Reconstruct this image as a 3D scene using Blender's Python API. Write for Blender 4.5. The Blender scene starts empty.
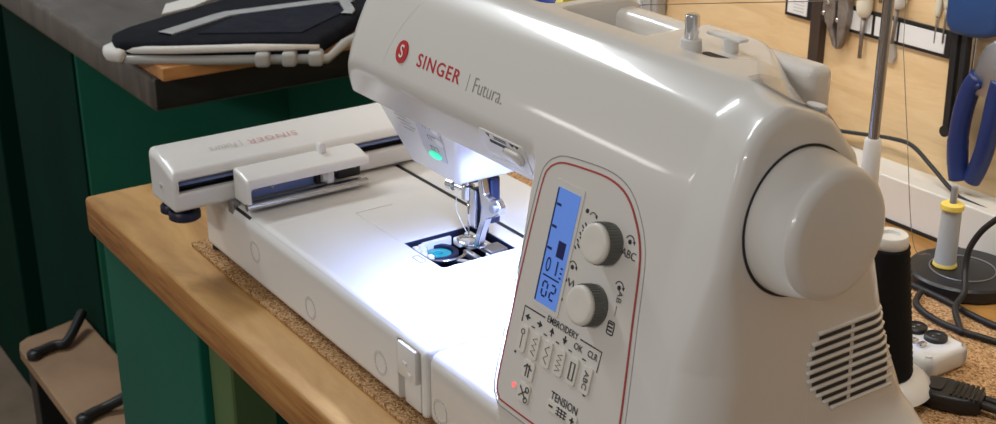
import bpy, bmesh, math, random
import numpy as np
from mathutils import Vector, Matrix
random.seed(4)
S = 0.001                      # everything below is written in millimetres
C = bpy.context.scene.collection
PI = math.pi

# ------------------------------------------------------------------ materials
def mat(name, col, rough=.5, metal=0., coat=0., spec=.5, emis=None, estr=0., trans=0., alpha=1., ior=1.45):
    m = bpy.data.materials.new(name); m.use_nodes = True
    b = m.node_tree.nodes['Principled BSDF']
    b.inputs['Base Color'].default_value = (*col, 1)
    b.inputs['Roughness'].default_value = rough
    b.inputs['Metallic'].default_value = metal
    b.inputs['Coat Weight'].default_value = coat
    b.inputs['Coat Roughness'].default_value = .06
    b.inputs['Specular IOR Level'].default_value = spec
    b.inputs['Transmission Weight'].default_value = trans
    b.inputs['Alpha'].default_value = alpha
    b.inputs['IOR'].default_value = ior
    if emis:
        b.inputs['Emission Color'].default_value = (*emis, 1)
        b.inputs['Emission Strength'].default_value = estr
    return m

def mottled(name, cols, scale=(1, 1, 1), nscale=8., detail=6., rough=(.4, .6), distort=0., bump=0., pos=(.3, .7), coat=0., bscale=None, wave=None, spec=.5):
    """noise-driven colour ramp in object space (metres)"""
    m = mat(name, cols[0], rough[0], coat=coat, spec=spec); nt = m.node_tree; N = nt.nodes; L = nt.links
    b = N['Principled BSDF']
    tc = N.new('ShaderNodeTexCoord'); mp = N.new('ShaderNodeMapping'); mp.inputs['Scale'].default_value = scale
    L.new(tc.outputs['Object'], mp.inputs['Vector'])
    nz = N.new('ShaderNodeTexNoise'); nz.inputs['Scale'].default_value = nscale; nz.inputs['Detail'].default_value = detail
    nz.inputs['Distortion'].default_value = distort; nz.inputs['Roughness'].default_value = .62
    L.new(mp.outputs['Vector'], nz.inputs['Vector'])
    cr = N.new('ShaderNodeValToRGB'); el = cr.color_ramp.elements
    n = len(cols)
    el[0].position = pos[0]; el[0].color = (*cols[0], 1); el[1].position = pos[1]; el[1].color = (*cols[-1], 1)
    for i in range(1, n - 1):
        e = el.new(pos[0] + (pos[1] - pos[0]) * i / (n - 1)); e.color = (*cols[i], 1)
    L.new(nz.outputs['Fac'], cr.inputs['Fac'])
    out = cr.outputs['Color']
    if wave:
        wv = N.new('ShaderNodeTexWave'); wv.bands_direction = wave[0]; wv.inputs['Scale'].default_value = wave[1]
        wv.inputs['Distortion'].default_value = wave[2]; wv.inputs['Detail'].default_value = 3
        wv.inputs['Detail Scale'].default_value = 1.5
        L.new(mp.outputs['Vector'], wv.inputs['Vector'])
        mx = N.new('ShaderNodeMix'); mx.data_type = 'RGBA'; mx.blend_type = 'MULTIPLY'; mx.inputs['Factor'].default_value = wave[3]
        L.new(out, mx.inputs[6]); L.new(wv.outputs['Color'], mx.inputs[7]); out = mx.outputs[2]
    L.new(out, b.inputs['Base Color'])
    mr = N.new('ShaderNodeMapRange'); mr.inputs['To Min'].default_value = rough[0]; mr.inputs['To Max'].default_value = rough[1]
    L.new(nz.outputs['Fac'], mr.inputs['Value']); L.new(mr.outputs['Result'], b.inputs['Roughness'])
    if bump:
        bp = N.new('ShaderNodeBump'); bp.inputs['Strength'].default_value = bump; bp.inputs['Distance'].default_value = .002
        nb = N.new('ShaderNodeTexNoise'); nb.inputs['Scale'].default_value = bscale or nscale * 3; nb.inputs['Detail'].default_value = 4
        L.new(mp.outputs['Vector'], nb.inputs['Vector']); L.new(nb.outputs['Fac'], bp.inputs['Height']); L.new(bp.outputs['Normal'], b.inputs['Normal'])
    return m

def cork_material():
    m = mat('cork', (.5, .3, .15), .9, spec=.2); nt = m.node_tree; N = nt.nodes; L = nt.links; b = N['Principled BSDF']
    tc = N.new('ShaderNodeTexCoord'); vo = N.new('ShaderNodeTexVoronoi'); vo.inputs['Scale'].default_value = 640
    L.new(tc.outputs['Object'], vo.inputs['Vector'])
    cr = N.new('ShaderNodeValToRGB'); el = cr.color_ramp.elements
    el[0].position = 0.; el[0].color = (.17, .08, .03, 1); el[1].position = 1.; el[1].color = (.66, .43, .23, 1)
    e = el.new(.25); e.color = (.37, .20, .085, 1); e = el.new(.6); e.color = (.50, .30, .145, 1)
    sp = N.new('ShaderNodeSeparateColor'); L.new(vo.outputs['Color'], sp.inputs['Color']); L.new(sp.outputs[0], cr.inputs['Fac'])
    L.new(cr.outputs['Color'], b.inputs['Base Color'])
    bp = N.new('ShaderNodeBump'); bp.inputs['Strength'].default_value = .6; bp.inputs['Distance'].default_value = .0015
    L.new(vo.outputs['Distance'], bp.inputs['Height']); L.new(bp.outputs['Normal'], b.inputs['Normal'])
    return m

M = {}
M['body'] = mat('cream_plastic', (.70, .675, .64), .27, coat=.55)
M['bed'] = mat('white_plastic', (.76, .75, .735), .3, coat=.3)
M['wheel'] = mat('wheel_plastic', (.68, .655, .62), .3, coat=.4)
M['knob'] = mat('knob_cap_plastic', (.72, .68, .62), .4, coat=.1)
M['knob_side'] = mat('knob_rim_plastic', (.15, .15, .135), .5)
M['lid'] = mat('glossy_grey_plastic', (.66, .64, .61), .1, coat=1.)
M['print_dark'] = mat('dark_print', (.03, .03, .035), .6)
M['print_soft'] = mat('soft_dark_print', (.075, .075, .08), .6)
M['print_grey'] = mat('grey_print', (.27, .26, .255), .5)
M['print_faint'] = mat('faint_grey_print', (.50, .48, .46), .4)
M['print_red'] = mat('red_print', (.50, .022, .026), .4)
M['print_rose'] = mat('faint_red_print', (.62, .36, .34), .4)
M['red_line'] = mat('red_line', (.42, .06, .055), .4)
M['groove'] = mat('groove_grey', (.30, .285, .27), .6)
M['ring'] = mat('ring_grey', (.66, .645, .625), .4)
M['dark'] = mat('dark_recess', (.012, .012, .016), .5)
M['dark_blue'] = mat('dark_steel', (.02, .03, .075), .35, metal=.6)
M['steel'] = mat('steel', (.62, .63, .66), .22, metal=1.)
M['dull_steel'] = mat('dull_steel', (.42, .42, .44), .42, metal=1.)
M['dark_steel'] = mat('dark_polished_steel', (.33, .33, .34), .25, metal=1.)
M['chrome'] = mat('chrome', (.75, .75, .77), .1, metal=1.)
M['lcd'] = mat('lcd_backlight', (.08, .16, .45), .25, coat=.6, emis=(.10, .24, .72), estr=.5)
M['lcd_dark'] = mat('lcd_segment', (.008, .012, .10), .4)
M['green'] = mat('green_lit_button', (.05, .6, .4), .3, emis=(.02, .95, .5), estr=.8)
M['led_red'] = mat('red_indicator', (.8, .1, .1), .3, emis=(1., .12, .12), estr=1.2)
M['teal'] = mat('teal_bobbin_plastic', (.01, .26, .27), .15, coat=.5)
M['bluerubber'] = mat('blue_black_rubber', (.008, .010, .035), .4)
M['blackrubber'] = mat('black_rubber', (.010, .010, .011), .5)
M['blackplastic'] = mat('black_plastic', (.014, .014, .015), .38)
M['blue_slot'] = mat('bluish_plastic', (.20, .27, .52), .3)
M['white_paint'] = mat('white_painted_plastic', (.72, .71, .68), .35, coat=.2)
M['greenpaint'] = mottled('green_painted_steel', [(.005, .085, .058), (.008, .11, .075), (.010, .125, .085)], nscale=5, rough=(.3, .5), pos=(.2, .8), spec=.2)
M['litgreen'] = mottled('lit_green_painted_steel', [(.018, .135, .09), (.025, .17, .115), (.04, .20, .14)], nscale=5, rough=(.2, .4), pos=(.2, .8), spec=.35)  # lighter copy of the green: light on the cabinet side put into the colour
M['shadegreen'] = mottled('dark_shaded_green_steel', [(.002, .022, .015), (.003, .032, .022)], nscale=5, rough=(.6, .75), spec=.06)  # darker copy of the green: shade on the cabinet front put into the colour
M['olive'] = mat('olive_paint', (.095, .16, .06), .5)
M['worktop'] = mottled('varnished_plywood', [(.22, .095, .022), (.39, .195, .05), (.52, .285, .085), (.60, .355, .12)], scale=(1.2, 5, 5), nscale=5, rough=(.3, .55), distort=.6, pos=(.25, .72), bump=.12, coat=.12)
M['ply_edge'] = mottled('plywood_edge_layers', [(.22, .075, .018), (.40, .175, .045), (.50, .25, .075)], scale=(1, 1, 14), nscale=10, rough=(.4, .6), pos=(.3, .7), coat=.1)
M['wallply'] = mottled('wall_plywood', [(.55, .36, .17), (.70, .50, .275), (.78, .60, .365)], scale=(1.6, 1, 9), nscale=4.2, rough=(.35, .5), distort=1.2, pos=(.22, .75), coat=.1)
M['cork'] = cork_material()
M['lino'] = mottled('worn_dark_linoleum', [(.055, .05, .046), (.10, .09, .082), (.19, .175, .155)], scale=(1, 2, 1), nscale=6, rough=(.3, .5), pos=(.25, .8))
M['lino_edge'] = mottled('scuffed_brown_edge', [(.06, .05, .045), (.12, .10, .085), (.21, .18, .155)], scale=(6, 1, 1), nscale=6, rough=(.35, .5), pos=(.25, .8))
M['blackedge'] = mottled('scuffed_black_edge', [(.008, .008, .008), (.016, .014, .012), (.05, .03, .016)], nscale=14, rough=(.5, .7), pos=(.35, .85))
M['plank'] = mottled('orange_pine', [(.36, .15, .045), (.50, .225, .075), (.58, .29, .11)], scale=(8, 1.5, 8), nscale=6, rough=(.5, .6))
M['fabric'] = mottled('black_woven_cover', [(.006, .007, .011), (.014, .015, .021)], nscale=40, rough=(.85, .95), bump=.3, spec=.15)
M['navy'] = mottled('navy_woven_panel', [(.009, .011, .02), (.02, .023, .034)], nscale=40, rough=(.8, .95), bump=.3, spec=.15)
M['webbing'] = mottled('grey_webbing', [(.30, .31, .32), (.38, .39, .40)], nscale=60, rough=(.6, .7))
M['white_cloth'] = mat('white_cloth', (.68, .66, .63), .8)
M['greymetal'] = mat('grey_painted_metal', (.38, .38, .365), .4, coat=.1)
M['brownply'] = mottled('brown_plywood', [(.22, .13, .075), (.33, .205, .12), (.40, .26, .155)], nscale=5, rough=(.55, .7), pos=(.3, .75))
M['floor'] = mottled('worn_concrete', [(.13, .095, .065), (.21, .155, .11), (.27, .20, .15)], nscale=4, rough=(.6, .8))
M['black_thread'] = mat('black_thread', (.008, .008, .009), .75, spec=.2)
M['grey_thread'] = mat('grey_blue_thread', (.42, .45, .47), .7)
M['yellow'] = mat('yellow_plastic', (.78, .60, .12), .45)
M['yellow_bright'] = mat('bright_yellow_plastic', (.85, .66, .02), .4)
M['blue_thread'] = mat('blue_thread', (.01, .03, .30), .5)
M['blueplier'] = mat('blue_dipped_vinyl', (.008, .022, .11), .4)
M['bluehandle'] = mat('worn_blue_plastic', (.014, .05, .16), .5)
M['rust'] = mottled('aged_steel', [(.13, .10, .08), (.26, .22, .19), (.34, .31, .28)], nscale=60, rough=(.35, .55))
M['rust'].node_tree.nodes['Principled BSDF'].inputs['Metallic'].default_value = .6
M['batten'] = mottled('dark_brown_wood', [(.035, .022, .016), (.07, .045, .032)], scale=(5, 5, 1), nscale=10, rough=(.5, .65))
M['ivory'] = mat('ivory_plastic', (.70, .65, .52), .4)
M['railwhite'] = mat('white_label_strip', (.72, .72, .72), .4)
M['clear'] = mat('cloudy_clear_plastic', (.75, .73, .69), .3, trans=.75)
M['smoke'] = mat('smoky_clear_cover', (.80, .79, .77), .04, coat=1., trans=.55, ior=1.3)
M['thread_fine'] = mat('fine_dark_thread', (.20, .165, .13), .7)

# ------------------------------------------------------------------ object helpers
ORG = {}
def finish(bm, smooth):
    bmesh.ops.recalc_face_normals(bm, faces=bm.faces[:])
    for f in bm.faces: f.smooth = smooth
def obj(name, bm, m, parent=None, smooth=False, label=None, recalc=True, angle=None):
    """links bm (mm, world coordinates) as ONE mesh object"""
    if recalc: finish(bm, smooth)
    o0 = ORG[parent.name] if parent is not None else None
    if o0 is None:
        xs = [v.co for v in bm.verts]
        o0 = Vector(((min(v.x for v in xs) + max(v.x for v in xs)) / 2, (min(v.y for v in xs) + max(v.y for v in xs)) / 2, min(v.z for v in xs)))
        org = o0
    else: org = o0
    for v in bm.verts: v.co = (v.co - org) * S
    me = bpy.data.meshes.new(name); bm.to_mesh(me); bm.free()
    for mm in (m if isinstance(m, (list, tuple)) else [m]): me.materials.append(mm)
    o = bpy.data.objects.new(name, me); C.objects.link(o)
    if parent is not None: o.parent = parent
    else: o.location = org * S
    ORG[o.name] = org
    if label: o['label'] = label
    if angle is not None: me.set_sharp_from_angle(angle=math.radians(angle))
    return o
def thing(name, label, cat, org, group=None):
    o = bpy.data.objects.new(name, None); C.objects.link(o); o.empty_display_size = .02
    o.location = Vector(org) * S; ORG[o.name] = Vector(org)
    o['label'] = label; o['category'] = cat
    if group: o['group'] = group
    return o
def tag(o, label, cat, group=None, kind=None):
    o['label'] = label; o['category'] = cat
    if group: o['group'] = group
    if kind: o['kind'] = kind
    return o
def structure(o, label=None):
    o['kind'] = 'structure'
    if label: o['label'] = label
    return o
def NB(): return bmesh.new()
def box(bm, lo, hi, r=0., seg=2, rot=None, pivot=None, mi=0):
    lo = Vector(lo); hi = Vector(hi); c = (lo + hi) / 2; d = hi - lo
    t = bmesh.new(); bmesh.ops.create_cube(t, size=1)
    for v in t.verts: v.co = Vector((v.co.x * d.x, v.co.y * d.y, v.co.z * d.z))
    if r > 0: bmesh.ops.bevel(t, geom=t.edges[:], offset=min(r, min(d) * .49), segments=seg, profile=.5, affect='EDGES')
    if rot is not None:
        p = Vector(pivot) if pivot is not None else c
        for v in t.verts: v.co = rot @ (v.co + c - p) + p
    else:
        for v in t.verts: v.co += c
    merge(bm, t, mi)
def merge(bm, t, mi=0):
    mp = {v: bm.verts.new(v.co) for v in t.verts}
    for f in t.faces:
        try:
            g = bm.faces.new([mp[v] for v in f.verts]); g.material_index = mi; g.smooth = f.smooth
        except ValueError: pass
    t.free()
def frame(axis):
    a = Vector(axis).normalized()
    h = Vector((0, 0, 1)) if abs(a.z) < .9 else Vector((1, 0, 0))
    u = a.cross(h).normalized(); return u, a.cross(u).normalized(), a
def lathe(bm, base, axis, prof, n=40, cap=(True, True), mi=0):
    """prof: list of (distance along axis, radius)"""
    u, w, a = frame(axis); base = Vector(base); rings = []
    for d, r in prof:
        rings.append([bm.verts.new(base + a * d + (u * math.cos(2 * PI * i / n) + w * math.sin(2 * PI * i / n)) * max(r, .01)) for i in range(n)])
    for q in range(len(rings) - 1):
        for i in range(n):
            f = bm.faces.new([rings[q][i], rings[q][(i + 1) % n], rings[q + 1][(i + 1) % n], rings[q + 1][i]]); f.material_index = mi
    if cap[0]: bm.faces.new(rings[0][::-1]).material_index = mi
    if cap[1]: bm.faces.new(rings[-1]).material_index = mi
def spline(pts, n=8):
    P = [Vector(p) for p in pts]; P = [P[0] * 2 - P[1]] + P + [P[-1] * 2 - P[-2]]; out = []
    for i in range(1, len(P) - 2):
        for k in range(n):
            t = k / n
            out.append(.5 * ((2 * P[i]) + (P[i + 1] - P[i - 1]) * t + (2 * P[i - 1] - 5 * P[i] + 4 * P[i + 1] - P[i + 2]) * t * t + (3 * P[i] - P[i - 1] - 3 * P[i + 1] + P[i + 2]) * t ** 3))
    return out + [P[-2]]
def tube(bm, pts, r, n=10, mi=0, closed=False):
    P = [Vector(p) for p in pts]; k = len(P); rings = []
    rad = r if isinstance(r, (list, tuple)) else [r] * k
    up = None
    for i in range(k):
        d = (P[(i + 1) % k] - P[i - 1]) if closed else (P[min(i + 1, k - 1)] - P[max(i - 1, 0)])
        d.normalize()
        if up is None:
            u, w, _ = frame(d)
        else:
            u = (up - d * up.dot(d)).normalized(); w = d.cross(u)
        up = u
        rings.append([bm.verts.new(P[i] + (u * math.cos(2 * PI * j / n) + w * math.sin(2 * PI * j / n)) * rad[i]) for j in range(n)])
    for i in range(k if closed else k - 1):
        for j in range(n):
            a, b = rings[i], rings[(i + 1) % k]
            bm.faces.new([a[j], a[(j + 1) % n], b[(j + 1) % n], b[j]]).material_index = mi
    if not closed:
        bm.faces.new(rings[0][::-1]).material_index = mi; bm.faces.new(rings[-1]).material_index = mi
def prism(bm, poly, a, b, f, mi=0, r=0.):
    """polygon in 2D, f(u,v,w)->3D point, extruded from w=a to w=b"""
    t = bmesh.new()
    A = [t.verts.new(f(u, v, a)) for u, v in poly]; B = [t.verts.new(f(u, v, b)) for u, v in poly]; n = len(poly)
    t.faces.new(A[::-1]); t.faces.new(B)
    for i in range(n): t.faces.new([A[i], A[(i + 1) % n], B[(i + 1) % n], B[i]])
    bmesh.ops.recalc_face_normals(t, faces=t.faces[:])
    if r: bmesh.ops.bevel(t, geom=t.edges[:], offset=r, segments=2, profile=.5, affect='EDGES')
    merge(bm, t, mi)
def rrect(x0, y0, x1, y1, r, n=5):
    out = []
    for cx, cy, a in ((x1 - r, y1 - r, 0), (x0 + r, y1 - r, 90), (x0 + r, y0 + r, 180), (x1 - r, y0 + r, 270)):
        for k in range(n + 1):
            t = math.radians(a + 90 * k / n); out.append((cx + r * math.cos(t), cy + r * math.sin(t)))
    return out
def ribbon(bm, pts, w, f, closed=False, h=.3):
    """flat line of width w along 2D points, on surface f(u,v,offset)"""
    P = [Vector(p) for p in pts]; k = len(P); rows = []
    for i in range(k):
        d = (P[(i + 1) % k] - P[i - 1]) if closed else (P[min(i + 1, k - 1)] - P[max(i - 1, 0)])
        d = d.normalized() if d.length > 1e-6 else Vector((1, 0)); n = Vector((-d.y, d.x)) * w / 2
        a, b = P[i] + n, P[i] - n
        rows.append([bm.verts.new(f(a.x, a.y, -.2)), bm.verts.new(f(a.x, a.y, h)), bm.verts.new(f(b.x, b.y, h)), bm.verts.new(f(b.x, b.y, -.2))])
    for i in range(k if closed else k - 1):
        a, b = rows[i], rows[(i + 1) % k]
        for j in range(3): bm.faces.new([a[j], a[j + 1], b[j + 1], b[j]])
def disc(bm, u, v, r, f, h=.3, n=16):
    prism(bm, [(u + r * math.cos(2 * PI * i / n), v + r * math.sin(2 * PI * i / n)) for i in range(n)], -.2, h, f)
_tc = {}
def text2d(s, size, bold=0., space=1.):
    key = (s, bold, space)
    if key not in _tc:
        cu = bpy.data.curves.new('t', 'FONT'); cu.body = s; cu.size = 1; cu.resolution_u = 3; cu.offset = bold; cu.space_character = space
        cu.align_x = 'CENTER'; cu.align_y = 'CENTER'
        o = bpy.data.objects.new('t', cu); C.objects.link(o)
        bpy.context.view_layer.update()
        me = bpy.data.meshes.new_from_object(o.evaluated_get(bpy.context.evaluated_depsgraph_get()))
        _tc[key] = ([(v.co.x, v.co.y) for v in me.vertices], [tuple(p.vertices) for p in me.polygons])
        bpy.data.objects.remove(o); bpy.data.curves.remove(cu); bpy.data.meshes.remove(me)
    v, f = _tc[key]
    return [(x * size, y * size) for x, y in v], f
def text(bm, s, size, cu, cv, f, rot=0., sx=1., bold=0., h=.35, skew=0., space=1.):
    v, fs = text2d(s, size, bold, space); c, n = math.cos(rot), math.sin(rot)
    mp = []
    for x, y in v:
        x = x * sx + skew * y
        mp.append(bm.verts.new(f(cu + x * c - y * n, cv + x * n + y * c, h)))
    for q in fs:
        try: bm.faces.new([mp[i] for i in q])
        except ValueError: pass

# ------------------------------------------------------------------ implicit-surface modelling
def smax(a, b, r):
    return np.minimum(-r, np.maximum(a, b)) + np.hypot(np.maximum(a + r, 0), np.maximum(b + r, 0))
def smin(a, b, r): return -smax(-a, -b, r)
def sbox(x, y, z, lo, hi, r):
    c = [(l + h) / 2 for l, h in zip(lo, hi)]; d = [(h - l) / 2 - r for l, h in zip(lo, hi)]
    q = [np.abs(v - cc) - dd for v, cc, dd in zip((x, y, z), c, d)]
    return np.sqrt(sum(np.maximum(t, 0) ** 2 for t in q)) + np.minimum(np.maximum(np.maximum(q[0], q[1]), q[2]), 0) - r
def sdf_mesh(name, f, lo, hi, h, m, parent, label=None):
    lo = np.array(lo, float); n = [int(math.ceil((b - a) / h)) + 1 for a, b in zip(lo, hi)]
    ax = [lo[i] + h * np.arange(n[i]) for i in range(3)]
    F = f(ax[0][:, None, None], ax[1][None, :, None], ax[2][None, None, :]) + np.zeros(n)
    neg = F < 0
    nc = [k - 1 for k in n]
    cnt = np.zeros(nc); acc = np.zeros(nc + [3])
    idx = np.stack(np.meshgrid(*[np.arange(k) for k in nc], indexing='ij'), -1).astype(float)
    corners = [(i, j, k) for i in (0, 1) for j in (0, 1) for k in (0, 1)]
    sl = lambda c: tuple(slice(c[i], c[i] + nc[i]) for i in range(3))
    for a in corners:
        for d in range(3):
            if a[d] == 1: continue
            b = list(a); b[d] = 1
            fa, fb = F[sl(a)], F[sl(b)]; cr = (fa < 0) != (fb < 0)
            t = np.where(cr, fa / np.where(cr, fa - fb, 1), 0)
            cnt += cr
            for e in range(3):
                acc[..., e] += np.where(cr, a[e] + (t if e == d else 0), 0)
    on = cnt > 0
    ids = -np.ones(nc, int); ids[on] = np.arange(on.sum())
    V = lo + h * (idx[on] + acc[on] / cnt[on][:, None])
    def grad(P, e=.15):
        g = np.stack([f(P[:, 0] + e * (i == 0), P[:, 1] + e * (i == 1), P[:, 2] + e * (i == 2)) - f(P[:, 0] - e * (i == 0), P[:, 1] - e * (i == 1), P[:, 2] - e * (i == 2)) for i in range(3)], -1) / (2 * e)
        return g
    for _ in range(4):
        g = grad(V); v = f(V[:, 0], V[:, 1], V[:, 2]); l2 = np.maximum((g ** 2).sum(1), .05)
        V = V - np.clip(v / l2, -h, h)[:, None] * g * .9
    Q = []
    for d in range(3):
        a, b = [(1, 2), (2, 0), (0, 1)][d]
        s0 = [slice(0, n[i]) for i in range(3)]; s1 = list(s0)
        s0[d] = slice(0, n[d] - 1); s1[d] = slice(1, n[d])
        s0[a] = s1[a] = slice(1, n[a] - 1); s0[b] = s1[b] = slice(1, n[b] - 1)
        na, nb = neg[tuple(s0)], neg[tuple(s1)]
        w = np.argwhere(na != nb)
        flip = na[tuple(w.T)]
        w = w + np.array([0 if i == d else 1 for i in range(3)])
        def cell(da, db):
            q = w.copy(); q[:, a] -= da; q[:, b] -= db
            return ids[tuple(q.T)]
        q = np.stack([cell(1, 1), cell(0, 1), cell(0, 0), cell(1, 0)], -1)
        q[~flip] = q[~flip][:, ::-1]
        Q.append(q)
    Q = np.concatenate(Q); Q = Q[(Q >= 0).all(1)]
    g = grad(V); nrm = g / np.maximum(np.linalg.norm(g, axis=1), 1e-6)[:, None]
    org = np.array(ORG[parent.name])
    me = bpy.data.meshes.new(name); me.from_pydata(((V - org) * S).tolist(), [], Q.tolist()); me.update()
    me.polygons.foreach_set('use_smooth', [True] * len(me.polygons))
    me.normals_split_custom_set_from_vertices(nrm.tolist())
    me.materials.append(m)
    o = bpy.data.objects.new(name, me); C.objects.link(o); o.parent = parent; ORG[o.name] = Vector(org)
    if label: o['label'] = label
    return o

# ================================================================== SEWING MACHINE
sm = thing('sewing_machine', 'white computerised sewing and embroidery machine standing on the cork mat', 'sewing machine', (290, 95, -4))

K = .25                                    # backward tilt of the front face
def front0(z): return K * np.maximum(z - 60, 0) + .0022 * np.maximum(z - 215, 0) ** 2
ZB = [0, 75, 130, 190, 251, 273, 290, 330]; YB = [193, 193, 168, 150, 129, 110, 85, 20]
def housing(x, y, z):
    t = np.clip((x - 470) / 120, 0, 1); t = t * t * (3 - 2 * t)
    t2 = np.clip((x - 552) / 45, 0, 1); t2 = t2 * t2 * (3 - 2 * t2)
    d_front = (front0(z) * (1 - .24 * t2) - y) * .95
    yb = (193 - .14 * np.maximum(z - 120, 0)) * (1 - t) + np.interp(z, ZB, YB) * t
    d_back = (y - yb) * (1 - .25 * t)
    d_right = x - (606 - .05 * np.maximum(z - 100, 0))
    d_top = z - (289 - .00018 * np.maximum(x - 470, 0) ** 2)
    d_left = (147 + .0022 * (z - 225) ** 2) - x
    prof = smax(smax(d_back, d_top, 14), d_front, 17 + 6 * t)
    d_bot = 188 - z
    d_ch = ((40 - y) * 26 + (217 - z) * 11) / 28.2
    d_pl = (432 - .088 * (z - 60)) - x
    up = smax(smax(prof, d_left, 40), smin(smax(d_bot, d_ch, 2), d_pl, 7), 4)
    up = smax(smax(up, d_right, 8 + 20 * np.clip((205 - z) / 60, 0, 1) * np.clip((120 - y) / 40, .2, 1)), -z, 1)
    base = sbox(x, y, z, (346, 0, 0), (618, 196, 58), 10)
    base = smax(base, smax(-y, z - 58, 12), 1)
    f = smin(up, base, 1.5 + 6 * np.clip((y - 12) / 15, 0, 1) * np.clip((470 - x) / 30, 0, 1))
    f = smin(f, sbox(x, y, z, (540, 30, 0), (640, 204, 64), 22), 1.5 + 26 * np.clip((x - 575) / 25, 0, 1))
    # trough in the top for the spool pins
    tr = sbox(x, y, z, (362, 101, 262), (600, 240, 330), 5)
    tr = smax(tr, ((x - 506) - (y - 101) * .9) * .743, 4)
    fl = np.minimum(267 + .34 * np.maximum(x - 385, 0), 283.2) - z
    f = smax(f, -smax(tr, fl, 3), 2)
    # accessory pocket further left
    p2 = sbox(x, y, z, (262, 101, 262), (348, 156, 330), 8)
    f = smax(f, -p2, 4)
    # ring of shadow gap behind the hand wheel
    return f
sdf_mesh('housing', housing, (130, -8, -6), (650, 214, 296), 2.5, M['body'], sm)
def fy(x, z):
    """front surface of the housing at (x, z)"""
    y0, y1 = -6., 95.
    for y in np.arange(-6, 100, 1.):
        if float(housing(np.float64(x), np.float64(y), np.float64(z))) < 0:
            lo_, hi_ = y - 1., y
            for _ in range(12):
                mid = (lo_ + hi_) / 2
                if float(housing(np.float64(x), np.float64(mid), np.float64(z))) < 0: hi_ = mid
                else: lo_ = mid
            return hi_
    return 90.
def on_arm(u, v, w): return Vector((u, fy(u, v) - w, v + w * .25))

# embroidery bed (left base with the needle opening)
def bedf(x, y, z):
    b = sbox(x, y, z, (-42, 0, 0), (345, 247, 58), 5)
    b = smax(b, smax(-y, z - 58, 11), 1)
    b = smax(b, -sbox(x, y, z, (175, 84, 22), (236, 155, 80), 2), 1)
    b = smax(b, -sbox(x, y, z, (10, 170.5, 44), (300, 176, 80), 1), 1)        # rear travel slit
    b = smax(b, -sbox(x, y, z, (307, -5, -5), (338, 7, 51), 1.5), 1)          # latch recess
    b = smax(b, -sbox(x, y, z, (342, -5, -5), (343.6, 1.2, 80), .3), .3)
    return b
sdf_mesh('bed', bedf, (-48, -6, -5), (351, 253, 63), 2., M['bed'], sm)
bm = NB()
FX = lambda u, v, w: Vector((u, -w, v))
BT = lambda u, v, w: Vector((u, v, 58 + w))
FS = lambda u, v, w: Vector((u, 4 + v, 55.5 + v * .9)) + Vector((0, -.64, .77)) * w
ribbon(bm, [(54, 0), (306, 0)], .45, FS, h=.1)
obj('front_seam', bm, M['ring'], sm)
bm = NB(); ribbon(bm, [(18, 0), (54, 0)], 2.2, FS, h=.12); obj('front_slit', bm, M['dark'], sm)
bm = NB(); box(bm, (10.6, 170.9, 44.5), (299.4, 175.6, 56.6)); obj('rear_slit_shade', bm, M['dark'], sm)  # dark strip filling the slit, standing in for the shade inside it
bm = NB(); ribbon(bm, [(98, 118), (98, 82), (172, 82)], .4, BT, h=.06); obj('bed_seam', bm, M['ring'], sm)
for u, v in ((66, 30), (168, 18), (281, 19), (364, 18)):
    bm = NB()
    for i in range(20):
        a = 2 * PI * i / 20; prism(bm, [(u + (r_) * math.cos(a + d) , v + (r_) * 1.05 * math.sin(a + d)) for r_, d in ((9.3, -.1), (9.3, .1), (7.3, .1), (7.3, -.1))], -.2, .25, FX)
    obj('embossed_ring', bm, M['ring'], sm)
# latch
bm = NB(); box(bm, (309, -1.5, 24), (334, 5, 51), 1.5); box(bm, (314, 1.5, 2), (336, 5.5, 25), 1)
lat = obj('release_latch', bm, M['bed'], sm, smooth=True, angle=40)
bm = NB(); box(bm, (318, -2.2, 35), (323, 0, 38), .6); box(bm, (324, -2.2, 28), (329, 0, 31), .6)
obj('latch_nub', bm, M['bed'], lat)
bm = NB()
for x_, y_ in ((-30, 10), (-30, 180), (330, 10), (330, 180)): pass
lathe(bm, (-34, 10, -4), (0, 0, 1), [(0, 8), (5, 7)], 20); obj('rubber_foot', bm, M['blackrubber'], sm)
for x_, y_ in ((120, 14), (300, 18), (120, 180), (590, 20), (590, 180), (300, 180), (-34, 180)):
    bm = NB(); lathe(bm, (x_, y_, -4), (0, 0, 1), [(0, 8), (5, 7)], 20); obj('rubber_foot', bm, M['blackrubber'], sm)

# mechanism inside the needle opening
mech = NB()
box(mech, (175.5, 84.5, 22.3), (235.5, 154.5, 26), 0)
for a, b in (((175.4, 84.4, 24), (176.2, 154.6, 56.5)), ((234.8, 84.4, 24), (235.6, 154.6, 56.5)), ((175.4, 153.8, 24), (235.6, 154.6, 56.5)), ((175.4, 84.4, 24), (235.6, 85.2, 56.5))): box(mech, a, b)
mo = obj('hook_race', mech, M['dark_blue'], sm, label='dark well under the needle with the bobbin mechanism')
bm = NB(); lathe(bm, (192, 107, 30), (0, 0, 1), [(0, 17), (19, 17), (20, 16), (20, 12.5), (12, 12)], 40, cap=(True, True)); obj('bobbin_case', bm, M['dark_blue'], mo, smooth=True, angle=35)
bm = NB(); lathe(bm, (192, 107, 42), (0, 0, 1), [(0, 11), (6, 11), (6.5, 9.5), (6.5, 4), (4, 3)], 36); obj('bobbin', bm, M['teal'], mo, smooth=True, angle=35, label='teal bobbin')
bm = NB()
tube(bm, [(196 + 20 * math.cos(t), 108 + 20 * math.sin(t), 51) for t in np.linspace(-2.4, .9, 20)], 1.5, 8)
obj('hook_ring', bm, M['steel'], mo, smooth=True)
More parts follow.
